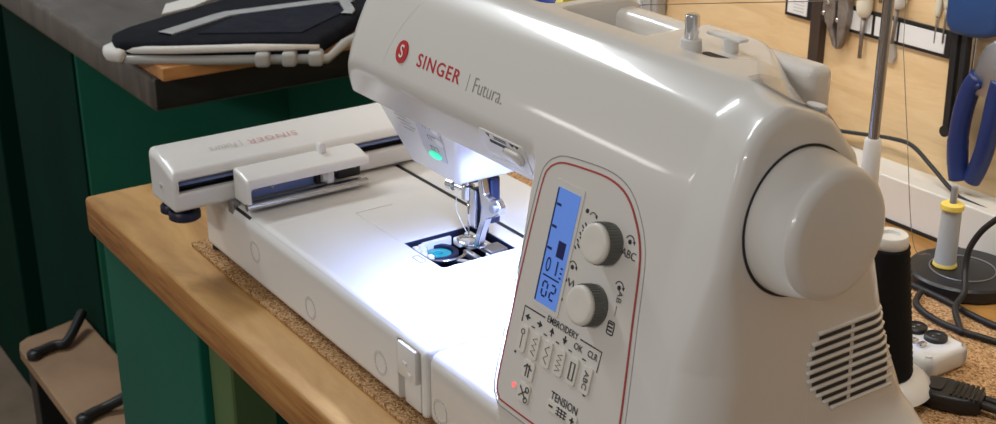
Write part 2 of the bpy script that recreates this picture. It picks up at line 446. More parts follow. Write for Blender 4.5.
bm = NB(); box(bm, (178, 141, 46), (222, 148, 54), 1.5); box(bm, (179, 129, 46), (190, 139, 53), 2); box(bm, (191, 131, 48), (203, 141, 56), 2); box(bm, (176.5, 100, 46), (180, 128, 54), 1)
obj('feed_dog_block', bm, M['bed'], mo)
bm = NB(); box(bm, (206, 122, 47), (231, 127, 53), 1.2); tube(bm, spline([(232, 128, 50), (226, 118, 50), (216, 110, 50), (212, 100, 50)]), 1.6, 8); obj('lever_arm', bm, M['dull_steel'], mo)
bm = NB(); tube(bm, spline([(222, 136, 51), (231, 138, 51), (232, 146, 51), (226, 150, 51)]), 2.6, 8); obj('white_clip', bm, M['bed'], mo, smooth=True)
bm = NB()
for x_, y_ in ((182, 92), (188, 90), (181, 98), (187, 96), (196, 91), (203, 93)): box(bm, (x_ - 2.5, y_ - 2.5, 44), (x_ + 2.5, y_ + 2.5, 54), 1)
obj('screw_cluster', bm, M['bed'], mo)
bm = NB(); box(bm, (214, 134, 53), (230, 151, 56), 1); obj('bracket', bm, M['dull_steel'], mo)
bm = NB(); ribbon(bm, rrect(205, 74, 219, 80, 2), .5, BT, closed=True, h=.1); obj('engraved_mark', bm, M['print_grey'], sm)

# sewing head under the arm
def HF(u, v, w):
    n = Vector((0, -1, -.457)).normalized(); return Vector((u, 56 + (200 - v) * .457, v)) + n * w
bm = NB()
P = [(170, 55, 203), (302, 55, 203), (254, 87.5, 131), (186, 87.5, 131), (170, 158, 203), (300, 158, 203), (254, 158, 131), (186, 158, 131)]
vs = [bm.verts.new(p) for p in P]
for f in ((0, 1, 2, 3), (5, 4, 7, 6), (4, 0, 3, 7), (1, 5, 6, 2), (3, 2, 6, 7), (4, 5, 1, 0)): bm.faces.new([vs[i] for i in f])
bmesh.ops.bevel(bm, geom=bm.edges[:], offset=4, segments=4, profile=.5, affect='EDGES')
head = obj('sewing_head', bm, M['bed'], sm, smooth=True, angle=35)
bm = NB(); prism(bm, [(234, 190), (243, 197), (262, 196), (268, 190), (262, 168), (256, 152), (229, 150), (226, 158)], -1, .7, HF, r=.4)
kp = obj('key_panel', bm, mat('key_panel_grey', (.56, .56, .585), .35), head)
HP = lambda u, v, w: HF(u, v, w + .7)
bm = NB(); prism(bm, [(242 + 8.5 * math.cos(a) + 1.2 * math.sin(a), 155.4 + 2.6 * math.sin(a) * 1.2) for a in np.linspace(0, 2 * PI, 20)[:-1]], -.5, 1.2, HP, r=.4)
obj('start_button', bm, M['green'], head, label='green lit start button')
for u, v in ((260, 172), (262, 182)):
    bm = NB(); prism(bm, rrect(u - 5, v - 3, u + 5, v + 3, 2.6), -.5, 1.1, HP, r=.3); obj('key', bm, M['bed'], head)
bm = NB()
for k_, (u, v) in enumerate(((248, 182), (249, 172), (246, 162))):
    ribbon(bm, [(u - 5, v - 2), (u - 5, v + 2), (u - 1, v + 2), (u - 1, v - 2)], .7, HP); ribbon(bm, [(u + 1, v + 2), (u + 5, v + 2), (u + 5, v - 1)], .7, HP)
disc(bm, 237, 189, 2, HP)
for q in range(5): ribbon(bm, [(247, 188 + q * .01), (250 + q, 194)], .4, HP)
obj('printed_symbols', bm, M['print_grey'], head)
bm = NB()
for q in range(7):
    v = 189 - q * 3.4; ribbon(bm, [(192 + q * 2.2, v), (212 + q * 1.3 + (q % 3) * 3, v)], .55, HF)
for q in range(4): ribbon(bm, [(196 + q * 4, 196), (201 + q * 5, 191)], .6, HF)
obj('threading_diagram', bm, M['print_faint'], head)
# speed slider on the chamfered lip
CN = Vector((0, -26, -11)).normalized(); CV = Vector((0, -11, 26)).normalized()
def CH(u, v, w): return Vector((u, 45.5, 204)) + CV * v + CN * w
bm = NB(); prism(bm, rrect(352, -10.5, 404, 12, 3), -.5, .4, CH); pl_ = obj('slider_plate', bm, M['bed'], sm)
bm = NB(); prism(bm, rrect(363, 3.6, 398, 6, 1.1), .3, .7, CH); obj('slider_slot', bm, M['dark'], pl_)
bm = NB(); prism(bm, rrect(380, -3, 401, 6.5, 4.2), 0, 4, CH, r=1.6); obj('slider_knob', bm, M['body'], pl_, smooth=True, angle=50)
bm = NB(); prism(bm, [(361, 10.6), (365, 10.6), (364, 8)], .3, .7, CH); prism(bm, [(388, 10.8), (394, 10.8), (391, 8.4)], .3, .7, CH); prism(bm, [(394, 10.8), (399, 10.8), (396, 8.4)], .3, .7, CH)
for q in range(2): ribbon(bm, [(370, 10 - q * 1.5), (384, 10 - q * 1.5)], .5, lambda u, v, w: CH(u, v, w + .4))
obj('printed_scale', bm, M['print_dark'], pl_)

# needle bar, clamp, presser foot
nx, ny = 206, 128
bm = NB(); box(bm, (nx - 12, 118, 118), (nx + 22, 142, 134), 2); box(bm, (nx + 10, ny + 6, 80), (nx + 23, ny + 16, 120), 2); obj('needle_bar_guard', bm, M['dark_blue'], sm)
bm = NB(); lathe(bm, (nx, ny, 97), (0, 0, 1), [(0, 3.4), (36, 3.4)], 20); nb = obj('needle_bar', bm, M['steel'], sm, smooth=True, angle=40)
bm = NB(); lathe(bm, (nx, ny, 96), (0, 0, 1), [(0, 4.2), (1, 5.6), (12, 5.6), (13, 4.5)], 24); obj('needle_clamp', bm, M['steel'], nb, smooth=True, angle=40)
bm = NB(); lathe(bm, (nx - 24, ny - 4, 103), (1, .16, 0), [(0, 4.2), (7, 4.2), (8, 2), (20, 2)], 18); obj('clamp_screw', bm, M['steel'], nb, smooth=True, angle=40)
bm = NB(); tube(bm, [(nx, ny, 98), (nx, ny, 80), (nx, ny, 68), (nx, ny, 62)], [1.1, 1.0, .7, .15], 10); obj('needle', bm, M['chrome'], nb, smooth=True)
bm = NB(); tube(bm, spline([(nx - 2, ny - 6, 112), (nx - 5, ny - 9, 92), (nx - 3, ny - 5, 76), (nx, ny - 1, 66)]), .35, 6); obj('threaded_strand', bm, M['white_cloth'], nb)
bm = NB(); lathe(bm, (nx + 20, ny + 2, 74), (0, 0, 1), [(0, 3.6), (60, 3.6)], 18)
pb = obj('presser_bar', bm, M['dark_blue'], sm, smooth=True, angle=40)
bm = NB(); box(bm, (nx + 9, ny - 5, 76), (nx + 17, ny + 5, 110), 1.5); obj('ankle', bm, M['steel'], pb)
XZ = lambda y0: (lambda u, v, w: Vector((u, y0 - w, v)))
bm = NB(); prism(bm, [(nx + 22, 128), (nx + 28, 128), (nx + 33, 112), (nx + 42, 110), (nx + 50, 113), (nx + 55, 108), (nx + 54, 102), (nx + 46, 97), (nx + 36, 92), (nx + 30, 80), (nx + 24, 64), (nx + 17, 61), (nx + 20, 72), (nx + 27, 88), (nx + 29, 100)], -3, 3, XZ(ny - 4), r=.8)
sh = obj('foot_shank', bm, M['steel'], pb)
bm = NB(); lathe(bm, (nx + 47, ny - 7, 105), (0, -1, 0), [(0, 3.4), (2.5, 3.4)], 18); obj('shank_screw', bm, M['dull_steel'], pb, smooth=True, angle=40)
bm = NB(); tube(bm, [(nx + 10 * math.cos(a) * (1.15 if abs(math.cos(a)) > .5 else 1) + 3, ny - 1 + 9 * math.sin(a), 60.5) for a in np.linspace(0, 2 * PI, 9)[:-1]], 1.5, 8, closed=True); box(bm, (nx + 11, ny - 4, 59.5), (nx + 22, ny + 3, 63), 1)
obj('presser_foot', bm, M['steel'], pb, smooth=True, angle=40)

# head cover seam, logo and lettering on the arm
bm = NB(); ZZ = [228 + q * 3.2 for q in range(19)]
cs = []
for q, z in enumerate(ZZ): cs.append((225 + (q / 18) ** 1.6 * 34, z))
ribbon(bm, cs, .6, on_arm, h=.1); obj('face_cover_seam', bm, M['ring'], sm)
def red_ellipse(cu, cv, ru, rv, n=28): return [(cu + ru * math.cos(2 * PI * i / n), cv + rv * math.sin(2 * PI * i / n)) for i in range(n)]
lx, lz = 246.6, 240.8
bm = NB(); prism(bm, red_ellipse(lx, lz, 7.3, 7.9), -.5, .9, on_arm); em = obj('emblem', bm, M['print_red'], sm, label='round red emblem with a pale S')
bm = NB(); text(bm, 'S', 12.5, lx, lz, on_arm, bold=.012, h=1.1); obj('emblem_letter', bm, M['bed'], em)
bm = NB(); text(bm, 'SINGER', 12.6, 295, 239.7, on_arm, bold=.012, h=.25, sx=1.17, space=1.16); obj('lettering', bm, M['print_red'], sm, label='red brand lettering on the arm')
bm = NB(); ribbon(bm, [(332.6, 234), (332.6, 245)], .5, on_arm, h=.2); text(bm, 'Futura.', 14.2, 356.5, 239.2, on_arm, h=.25, sx=.88, bold=-.012); obj('lettering', bm, M['print_grey'], sm, label='thin grey lettering on the arm')

# hand wheel
wc = (600, 83, 223)
bm = NB(); pr = [(-20, 41), (5, 40.8), (23, 36.6)]
for a in np.linspace(0, PI / 2, 9): pr.append((23 + 6.5 * math.sin(a), 30.1 + 6.5 * math.cos(a)))
pr += [(29.8, 22), (30, 10), (30, 0)]
lathe(bm, wc, (1, 0, .03), pr, 72); obj('hand_wheel', bm, M['wheel'], sm, smooth=True)

# ventilation grille on the end of the pillar
def rx(y, z):
    lo_, hi_ = 585., 640.
    for _ in range(22):
        mid = (lo_ + hi_) / 2
        if float(housing(np.float64(mid), np.float64(y), np.float64(z))) < 0: lo_ = mid
        else: hi_ = mid
    return lo_
def on_end(u, v, w): return Vector((rx(u, v) + w, u, v))
bm = NB(); ribbon(bm, [(83 + 41.4 * math.cos(t), 222.8 + 41.4 * math.sin(t)) for t in np.linspace(0, 2 * PI, 73)[:-1]], 2.2, on_end, closed=True, h=.35); obj('wheel_gap', bm, M['dark'], sm)
vg = NB()
for q in range(9):
    z = 148 - q * 5.6
    y0 = (100, 97, 95, 94, 94, 96, 100, 105, 111)[q]
    for ya, yb in ((y0 + 3, 129), (132, 163)):
        pts = [(ya + (yb - ya) * i / 8, z) for i in range(9)]
        ribbon(vg, pts, 2.2, on_end, h=.25)
gr = obj('vent_slots', vg, M['dark'], sm)
for q in range(10):
    z = 151 - q * 5.6
    y0 = (102, 98, 95, 94, 94, 95, 98, 103, 109, 116)[q]
    bm = NB(); pts = [(y0 + (167 - y0) * i / 12, z) for i in range(13)]
    tube(bm, [on_end(u, v, .2) for u, v in pts], 1.3, 8); obj('vent_louver', bm, M['body'], gr, smooth=True)
bm = NB(); ribbon(bm, [(96, z) for z in np.linspace(60, 178, 30)], .7, on_end, h=.15); ribbon(bm, [(96, 146), (102, 147)], .6, on_end, h=.15); obj('end_seam', bm, M['ring'], sm)

# top: spool pin, thread guide, rear handle, clear cover
bm = NB(); lathe(bm, (475, 113, 282.6), (0, 0, 1), [(0, 6.5), (1, 6.8), (8, 6.4), (8.5, 5)], 28); sp0 = obj('spool_pin_base', bm, M['bed'], sm, smooth=True, angle=40)
bm = NB(); lathe(bm, (475, 113, 291), (0, 0, 1), [(0, 4.4), (14, 4.4), (15, 3)], 24); obj('spool_pin', bm, M['chrome'], sp0, smooth=True, angle=40)
bm = NB(); lathe(bm, (489, 132, 282.8), (0, 0, 1), [(0, 5), (8.5, 4.6)], 24); box(bm, (471, 128, 290.4), (500, 136, 292.8), 1.1); obj('thread_guide', bm, M['bed'], sm, smooth=True, angle=40)
bm = NB(); prism(bm, rrect(482, 114, 503, 120, 2.8), 0, .3, lambda u, v, w: Vector((u, v, 283.3 + w))); obj('guide_slot', bm, M['dark'], sm)
bm = NB(); box(bm, (300, 147, 252), (541, 167, 281.5), 6, 4); obj('carrying_handle', bm, M['body'], sm, smooth=True, angle=50)
def top_z(x, y):
    lo_, hi_ = 200., 300.
    for _ in range(20):
        mid = (lo_ + hi_) / 2
        if float(housing(np.float64(x), np.float64(y), np.float64(mid))) < 0: lo_ = mid
        else: hi_ = mid
    return lo_
bm = NB(); xs = np.linspace(548, 590, 14); ys = np.linspace(88, 134, 14)
gridv = [[bm.verts.new((x, y, top_z(x, y) + 1.6)) for y in ys] for x in xs]
for i in range(13):
    for j in range(13): bm.faces.new([gridv[i][j], gridv[i + 1][j], gridv[i + 1][j + 1], gridv[i][j + 1]])
r_ = bmesh.ops.solidify(bm, geom=bm.faces[:], thickness=1.4)
cov = obj('clear_top_cover', bm, M['smoke'], sm, smooth=True, angle=50, label='clear glossy cover over the right end of the top')
bm = NB(); zt = top_z(578, 112); prism(bm, red_ellipse(578, 112, 7, 4), 0, 3, lambda u, v, w: Vector((u, v, zt + 1.5 + w)), r=1); obj('cover_tab', bm, M['bed'], cov)

# control panel on the pillar ---------------------------------------------------
PN = Vector((0, -1, K)).normalized()
def PF(u, v, w): return Vector((u, K * (v - 60), v)) + PN * w
panel_out = [(441, 63), (436, 64.5), (432.5, 68), (431, 75), (430.5, 96), (430.5, 139), (431.5, 181), (433, 205), (436, 212), (441, 216), (449, 219), (468, 221), (488, 222), (502, 220), (512, 215), (520, 207), (527, 197), (532, 183), (537, 152), (542, 122), (546, 96), (548, 76), (545, 67), (536, 64), (500, 63)]
cl = [Vector((a, b, 0)) for a, b in panel_out]
smooth_out = []
n_ = len(panel_out)
for i in range(n_):
    p0, p1, p2, p3 = (Vector(panel_out[(i + k) % n_]) for k in (-1, 0, 1, 2))
    for k in range(4):
        t = k / 4; smooth_out.append(tuple(.5 * ((2 * p1) + (p2 - p0) * t + (2 * p0 - 5 * p1 + 4 * p2 - p3) * t * t + (3 * p1 - p0 - 3 * p2 + p3) * t ** 3)))
cx_, cz_ = 488, 140
def grow(pts, d):
    out = []; n = len(pts)
    for i in range(n):
        a, b = Vector(pts[i - 1]), Vector(pts[(i + 1) % n]); t = (b - a).normalized(); out.append((pts[i][0] - t.y * d * -1 * -1, pts[i][1] + t.x * d))
    return out
outer = grow(smooth_out, 4.)
bm = NB(); prism(bm, smooth_out, -.8, .45, PF); cp = obj('control_panel', bm, mat('panel_plastic', (.68, .645, .605), .38, coat=.15), sm, label='control panel with screen, dials and keys')
bm = NB(); ribbon(bm, smooth_out, 1.1, PF, closed=True, h=.7); obj('red_outline', bm, M['red_line'], cp)
bm = NB(); ribbon(bm, outer, .6, PF, closed=True, h=.15); obj('panel_groove', bm, M['groove'], cp)
PP = lambda u, v, w: PF(u, v, w + .45)
bm = NB(); prism(bm, rrect(446.5, 131, 474, 209, 1.5), -.3, .5, PP); obj('screen_bezel', bm, M['wheel'], cp)
bm = NB(); prism(bm, rrect(449.5, 134, 471.5, 205, .6), 0, .8, PP); lcd = obj('lcd_screen', bm, M['lcd'], cp, label='blue backlit display')
PL = lambda u, v, w: PF(u, v, w + 1.25)
bm = NB()
for v in (195, 181.5, 168): ribbon(bm, [(451.5, v), (456, v)], 1.5, PL)
prism(bm, [(461, 165), (468, 165), (468, 175), (461, 175)], -.1, .3, PL)
ribbon(bm, [(450.3, 134.5), (450.3, 204.5)], 1., PL)
text(bm, '0', 13, 456, 158, PL, sx=.8); text(bm, '1', 13, 464.5, 158, PL); ribbon(bm, [(453, 151.5), (469, 151.5)], .9, PL)
for q in range(3): ribbon(bm, [(468, 154 + q * 3), (470, 154 + q * 3)], 1., PL)
def seg7(bm, ch, u, v, w, h):
    s = {'0': 'abcdef', '2': 'abged'}[ch]; g = .6
    L_ = {'a': [(u + g, v + h), (u + w - g, v + h)], 'b': [(u + w, v + h - g), (u + w, v + h / 2 + g)], 'c': [(u + w, v + h / 2 - g), (u + w, v + g)], 'd': [(u + g, v), (u + w - g, v)], 'e': [(u, v + h / 2 - g), (u, v + g)], 'f': [(u, v + h - g), (u, v + h / 2 + g)], 'g': [(u + g, v + h / 2), (u + w - g, v + h / 2)]}
    for k in s: ribbon(bm, L_[k], 1.1, PL)
seg7(bm, '0', 455, 139, 4.6, 9); seg7(bm, '2', 463, 139, 4.6, 9)
obj('screen_digits', bm, M['lcd_dark'], lcd)
for ku, kv in ((503.5, 187.5), (503, 150.5)):
    bm = NB(); base = PP(ku, kv, 0)
    prof = [(0, 12.4), (1.5, 12.4), (10, 11.9)]
    lathe(bm, base, PN, prof, 48)
    kn = obj('dial', bm, M['knob_side'], cp, smooth=True, angle=40, label='upper dial' if kv > 160 else 'lower dial')
    bm = NB(); lathe(bm, base + PN * 10, PN, [(0, 12.1), (1.8, 11.8), (2.8, 10.8), (3., 9.4), (2.6, 4), (2.5, 0)], 48); obj('dial_cap', bm, M['knob'], kn, smooth=True)
    bm = NB()
    for q in range(40):
        a = 2 * PI * q / 40; u_, w_, _ = frame(PN); p = base + (u_ * math.cos(a) + w_ * math.sin(a)) * 12.2
        tube(bm, [p + PN * 2, p + PN * 9.5], .55, 5)
    obj('dial_ridges', bm, M['knob_side'], kn)
# printed marks
bm = NB()
for u, v in ((512, 99), (479, 199), (520, 194), (477, 164), (474, 155), (474, 143), (520, 167), (442, 97)): disc(bm, u, v, 1.4 if u not in (474, 442) else .9, PP)
def arc(bm, cu, cv, r, a0, a1, w=.55):
    r *= .72
    pts = [(cu + r * math.cos(t), cv + r * math.sin(t)) for t in np.linspace(math.radians(a0), math.radians(a1), 10)]; ribbon(bm, pts, w, PP)
    e = Vector(pts[-1]); t = math.radians(a1); d = Vector((-math.sin(t), math.cos(t))) * (1 if a1 > a0 else -1); n = Vector((-d.y, d.x))
    prism(bm, [tuple(e + n * 1.1), tuple(e - n * 1.1), tuple(e + d * 2)], -.2, .3, PP)
arc(bm, 485, 196.5, 4.5, 160, 40); arc(bm, 520, 194, 5, 160, 20); arc(bm, 477, 164, 5, 160, 20); arc(bm, 520, 167, 5, 160, 20)
text(bm, 'ABC', 6.6, 521.5, 187, PP, bold=.0); text(bm, 'AB \u2014', 6, 522, 158.5, PP, rot=-PI / 2, bold=-.004)
ribbon(bm, [(476, 157), (478, 153), (480.5, 157), (482.5, 151), (484.5, 154)], 1.2, PP)
for q in range(4):
    ribbon(bm, [(479.5 - q * .9, 192 - q * 4.5), (482 - q * .9, 190 - q * 4.5)], 1., PP); ribbon(bm, [(477.5 - q * .9, 190 - q * 4.5), (479 - q * .9, 188.5 - q * 4.5)], .8, PP)
ribbon(bm, rrect(518, 139.5, 523.5, 147, 1), .7, PP, closed=True)
for q in range(3): ribbon(bm, [(518, 141.5 + q * 2.1), (522.5, 141.5 + q * 2.1)], .9, PP)
text(bm, 'EMBROIDERY', 5.8, 480.5, 127.6, PP, bold=.012, sx=.88)
ribbon(bm, [(442, 117), (442, 127), (463, 127.2)], .8, PP); ribbon(bm, [(498, 127.4), (518.5, 127.6), (518, 115)], .8, PP)
for u, a in ((447, 180), (459.5, 0), (472, 90), (485, 270)):
    t = math.radians(a); d = Vector((math.cos(t), math.sin(t))); n = Vector((-d.y, d.x)); o_ = Vector((u, 121.5))
    prism(bm, [tuple(o_ + d * 2.6), tuple(o_ - d * .6 + n * 2.2), tuple(o_ - d * .6 - n * 2.2)], -.2, .3, PP); ribbon(bm, [tuple(o_ - d * .6), tuple(o_ - d * 2.6)], 1.1, PP)
text(bm, 'OK', 5.6, 498, 122, PP, bold=.01); text(bm, 'CLR', 5.6, 511.5, 122.5, PP, bold=.01, sx=.9)
text(bm, 'TENSION', 7, 497, 86.5, PP, bold=.01, sx=.9)
for u in (454, 466.5, 479, 491.5, 505): ribbon(bm, [(u - 1.6, 117.6), (u + 1.6, 117.6)], .7, PP)
obj('panel_print', bm, M['print_dark'], cp)
def key(u, v, w, h, draw):
    bm = NB(); prism(bm, rrect(u - w / 2, v - h / 2, u + w / 2, v + h / 2, 1.8), -.3, 1.4, PP, r=.4); k = obj('key', bm, M['knob'], cp)
    bm = NB(); draw(bm, lambda a, b, c: PP(u + a, v + b, c + 1.4)); obj('key_symbol', bm, M['print_soft'], k)
zz = lambda n, w, h: [((-w if i % 2 else w), h - 2 * h * i / (n - 1)) for i in range(n)]
def d_str(bm, f): ribbon(bm, rrect(-1.6, 3.2, 1.6, 6.2, 1.4), .5, f, closed=True); ribbon(bm, [(0, 3), (0, -6)], .45, f)
def d_rect(bm, f): ribbon(bm, [(-1.9, -5.2), (1.9, -5.2), (1.9, 5.2), (-1.9, 5.2)], 1.1, f, closed=True)
def d_abc(bm, f): text(bm, 'ABC', 5.8, 0, 0, f, rot=-PI / 2, bold=.012)
for u, dr in ((447, d_str), (459.8, lambda b, f: ribbon(b, zz(7, 2., 5.6), .5, f)), (472.5, lambda b, f: ribbon(b, zz(5, 1.9, 5.6), .5, f)), (485.3, lambda b, f: ribbon(b, zz(8, 2.2, 5.6), .5, f)), (498.3, d_rect), (511.5, d_abc)):
    key(u, 107.5, 8.6, 16.5, dr)
def d_needle(bm, f): ribbon(bm, [(-1.2, -4), (-1.2, 4)], 1., f); ribbon(bm, [(1.4, -4), (1.4, 4)], 1., f); ribbon(bm, [(-4, 1), (-1, 3.4)], 1., f); ribbon(bm, [(4, 1), (-1, 3.4)], .8, f)
def d_sciss(bm, f): ribbon(bm, [(-4, 3.5), (3, -3)], .9, f); ribbon(bm, [(-4, -3), (3, 2.5)], .9, f); ribbon(bm, rrect(1.6, -5, 4.8, -1.8, 1.5), .8, f, closed=True); ribbon(bm, rrect(1.6, 1.4, 4.8, 4.6, 1.5), .8, f, closed=True)
key(459, 91.5, 11.5, 12, d_needle); key(459.5, 77, 11.5, 12, d_sciss)
bm = NB(); prism(bm, rrect(483, 77, 512, 84, 1.8), -.3, 1.2, PP, r=.4); tk = obj('tension_key', bm, M['knob'], cp)
bm = NB(); P3 = lambda u, v, w: PP(u, v, w + 1.2); ribbon(bm, [(485, 80.5), (489, 80.5)], 1.1, P3); ribbon(bm, [(506, 80.5), (510, 80.5)], 1.1, P3); ribbon(bm, [(508, 78.5), (508, 82.5)], 1.1, P3)
for q in range(3): ribbon(bm, [(492.5, 78.6 + q * 1.9), (502.5, 78.6 + q * 1.9)], .6, P3); ribbon(bm, [(494.5 + q * 3, 77.8), (494.5 + q * 3, 83.2)], .6, P3)
obj('key_symbol', bm, M['print_dark'], tk)
bm = NB(); disc(bm, 448, 77.5, 1.5, PP, h=.8); obj('indicator_light', bm, M['led_red'], cp, label='small red indicator light')

# embroidery carriage arm at the far left of the bed -----------------------------
def armf(x, y, z):
    b = sbox(x, y, z, (-40, -50, 60), (18, 290, 106), 4)
    b = smax(b, (z - 105.4) * .97 + (x + 22) * .26, 7)
    b = smax(b, smax(-50 - y, z - 104, 7), 1)
    b = smax(b, smax(-50 - y, -40 - x, 9), 1)
    b = smax(b, -sbox(x, y, z, (4, -44, 77), (30, 300, 88), 1), .6)
    return b
ea = sdf_mesh('embroidery_arm', armf, (-46, -56, 55), (24, 296, 112), 2., M['bed'], sm, label='long white carriage arm of the embroidery unit')
bm = NB(); box(bm, (5, -42.5, 76.3), (6, 289, 87.7)); box(bm, (6, -42.5, 76.3), (12, 289, 77.2)); obj('arm_slot', bm, M['dark'], ea)
bm = NB(); lathe(bm, (11, -42, 83.5), (0, 1, 0), [(0, 1.8), (330, 1.8)], 12); obj('guide_rail', bm, M['blue_slot'], ea, smooth=True)
bm = NB(); lathe(bm, (-10, -51.2, 78), (0, 1, 0), [(0, 2.4), (2, 2.4)], 14); obj('cover_screw', bm, M['ring'], ea)
BA = lambda u, v, w: Vector((u, v, float(105.4 - (u + 22) * .268) + w))
def arm_txt(bm, s, y, size, **k):
    f = lambda u, v, w: BA(-8 + v, y - u, w + .3)
    text(bm, s, size, 0, 0, f, **k)
bm = NB(); arm_txt(bm, 'SINGER', 57, 9, bold=.004, sx=1.45, space=1.15); obj('lettering', bm, M['print_rose'], ea, label='faint red lettering on the carriage arm')
bm = NB(); arm_txt(bm, '| Futura', 12, 9.5, sx=1.05); obj('lettering', bm, M['print_faint'], ea, label='faint grey lettering on the carriage arm')
for x_, y_, r in ((-4, -33, 14), (-24, -38, 9)):
    bm = NB(); lathe(bm, (x_, y_, 45), (0, 0, 1), [(0, r - 2), (1.5, r), (7, r), (9, r - 1.5), (9, r * .6), (16, r * .6)], 32); obj('round_foot', bm, M['bluerubber'], ea, smooth=True, angle=40)
bm = NB(); box(bm, (14, 0, 50), (24, 7, 62), 1); obj('slit_bracket', bm, M['dull_steel'], ea)
# hoop carriage
def carf(x, y, z):
    b = sbox(x, y, z, (20.5, 4, 63), (51, 124, 93), 3)
    b = smax(b, (z - 93.5) * .95 + (x - 24) * .2, 3)
    b = smax(b, -sbox(x, y, z, (30, 8, 58), (60, 130, 80), 1), 1)
    return b
ca = sdf_mesh('hoop_carriage', carf, (14, -1, 58), (56, 130, 100), 1.8, M['bed'], sm, label='white hoop carriage on the arm')
bm = NB(); box(bm, (29, 9, 64), (31, 122, 79.5)); obj('carriage_recess', bm, M['blue_slot'], ca)
bm = NB(); lathe(bm, (49, 3, 64.2), (0, 1, 0), [(0, 3.2), (118, 3.2)], 18); box(bm, (36, 5, 62.6), (48, 121, 64), .4); obj('connector_bar', bm, M['steel'], ca, smooth=True, angle=40)
bm = NB(); box(bm, (34, 84, 66), (43, 92, 78), 2); lathe(bm, (38, 80, 73), (0, 1, 0), [(0, 5), (5, 5)], 18); obj('connector_lever', bm, M['white_paint'], ca)
bm = NB(); box(bm, (31, 76, 66), (38, 84, 78), 1); box(bm, (31, 96, 67), (40, 120, 78), 2); obj('hoop_catch', bm, M['blackrubber'], ca)
bm = NB()
for q in range(9): box(bm, (31, 42 + q * 3.4, 73), (32.5, 44 + q * 3.4, 77))
box(bm, (30.5, 41, 72.2), (31.4, 74, 77.4))
obj('toothed_rack', bm, M['steel'], ca)
for pts in ([(33, 18, 71), (34, 28, 76), (34, 36, 71)], [(40.5, 94, 76), (41, 104, 79), (41, 114, 76)]):
    bm = NB(); tube(bm, spline(pts), .8, 6); obj('wire_spring', bm, M['steel'], ca)
bm = NB(); box(bm, (23, 84, 86), (31, 91, 101), 2.4, 3); obj('carriage_lever', bm, M['bed'], ca, smooth=True, angle=50)

# loose thread spool lying in the top pocket
sp = thing('thread_spool', 'blue thread spool with yellow ends in the top pocket of the machine', 'thread spool', (317, 127, 262))
bm = NB(); lathe(bm, (300, 127, 276.5), (1, 0, 0), [(0, 12.5), (36, 12.5)], 28); obj('wound_thread', bm, M['blue_thread'], sp, smooth=True, angle=40)
for x_ in (295, 335):
    bm = NB(); lathe(bm, (x_, 127, 276.5), (1, 0, 0), [(0, 14), (6, 14)], 28); obj('spool_end', bm, M['yellow_bright'], sp, smooth=True, angle=40)

# LED work light under the arm
ld = bpy.data.lights.new('work_light', 'AREA'); ld.shape = 'RECTANGLE'; ld.size = .05; ld.size_y = .02; ld.energy = 1.9; ld.color = (.38, .50, 1.); ld.spread = math.radians(130)
lo = bpy.data.objects.new('work_light', ld); C.objects.link(lo); lo.location = (.335, .09, .1865)
lo.rotation_euler = (math.radians(8), 0, 0)
bm = NB(); box(bm, (310, 80, 187), (360, 100, 189.5), 1); obj('work_lamp_lens', bm, mat('lamp_lens', (.9, .93, 1.), .3, emis=(.5, .65, 1.), estr=1.5), sm)

# ================================================================== WORKBENCH
wb = thing('workbench', 'wooden plywood workbench with green painted base under the sewing machine', 'workbench', (500, 300, -900))
bm = NB(); box(bm, (-243, -50, -48), (1500, 640, -8), 5, 3)
top = obj('worktop', bm, [M['worktop'], M['ply_edge']], wb, smooth=True, angle=40)
for p in top.data.polygons:
    if abs(p.normal.z) < .5: p.material_index = 1
bm = NB(); box(bm, (-236, -38, -900), (12, 600, -48.2), 2); obj('side_cabinet', bm, M['greenpaint'], wb)
bm = NB(); box(bm, (13, -30, -900), (62, 20, -48.2), 3); obj('post', bm, M['olive'], wb, label='olive green square post')
bm = NB(); box(bm, (62.5, 10, -900), (1490, 30, -48.2), 1); obj('back_panel', bm, M['shadegreen'], wb)
bm = NB(); box(bm, (-60, -9, -7.9), (900, 470, -4.1), 1)
tag(obj('cork_mat', bm, M['cork']), 'brown granulated cork mat lying on the wooden workbench', 'mat')

# ================================================================== RIGHT SIDE ON THE BENCH
# white cone of black thread on its stand
ts = thing('thread_stand', 'white thread stand with tall steel rod behind the sewing machine', 'thread stand', (470, 330, -4))
bm = NB(); prism(bm, rrect(400, 262, 522, 330, 30), 0, 9, lambda u, v, w: Vector((u, v, -4 + w)), r=2.5); obj('base', bm, M['white_paint'], ts, smooth=True, angle=50)
bm = NB(); lathe(bm, (489, 300, 5), (0, 0, 1), [(0, 43), (4, 41), (9, 34), (11, 29)], 48); obj('cone_seat', bm, M['white_paint'], ts, smooth=True, angle=40)
bm = NB(); lathe(bm, (443, 327, 5), (0, 0, 1), [(0, 8), (140, 7), (170, 6.3), (172, 5)], 24); obj('rod_sleeve', bm, M['white_paint'], ts, smooth=True, angle=40)
bm = NB(); lathe(bm, (443, 327, 176), (0, 0, 1), [(0, 4), (239, 4)], 20); obj('rod', bm, M['dark_steel'], ts, smooth=True, angle=40)
bm = NB(); lathe(bm, (443, 327, 414), (0, 0, 1), [(0, 5), (6, 5)], 20); tube(bm, spline([(443, 327, 417), (460, 322, 417), (482, 306, 414), (489, 300, 408)]), 1.5, 8); obj('thread_hook', bm, M['dull_steel'], ts, smooth=True, angle=40)
tc_ = thing('thread_cone', 'tall black thread cone with pale cap standing on the white stand', 'thread cone', (489, 300, 16))
bm = NB(); pr = []
for q in range(44):
    h = q * 2.3; pr.append((h, 27.5 - 13. * q / 44 + (.4 if q % 2 else -.4)))
lathe(bm, (489, 300, 16.2), (0, 0, 1), pr, 40); obj('wound_thread', bm, M['black_thread'], tc_, smooth=True)
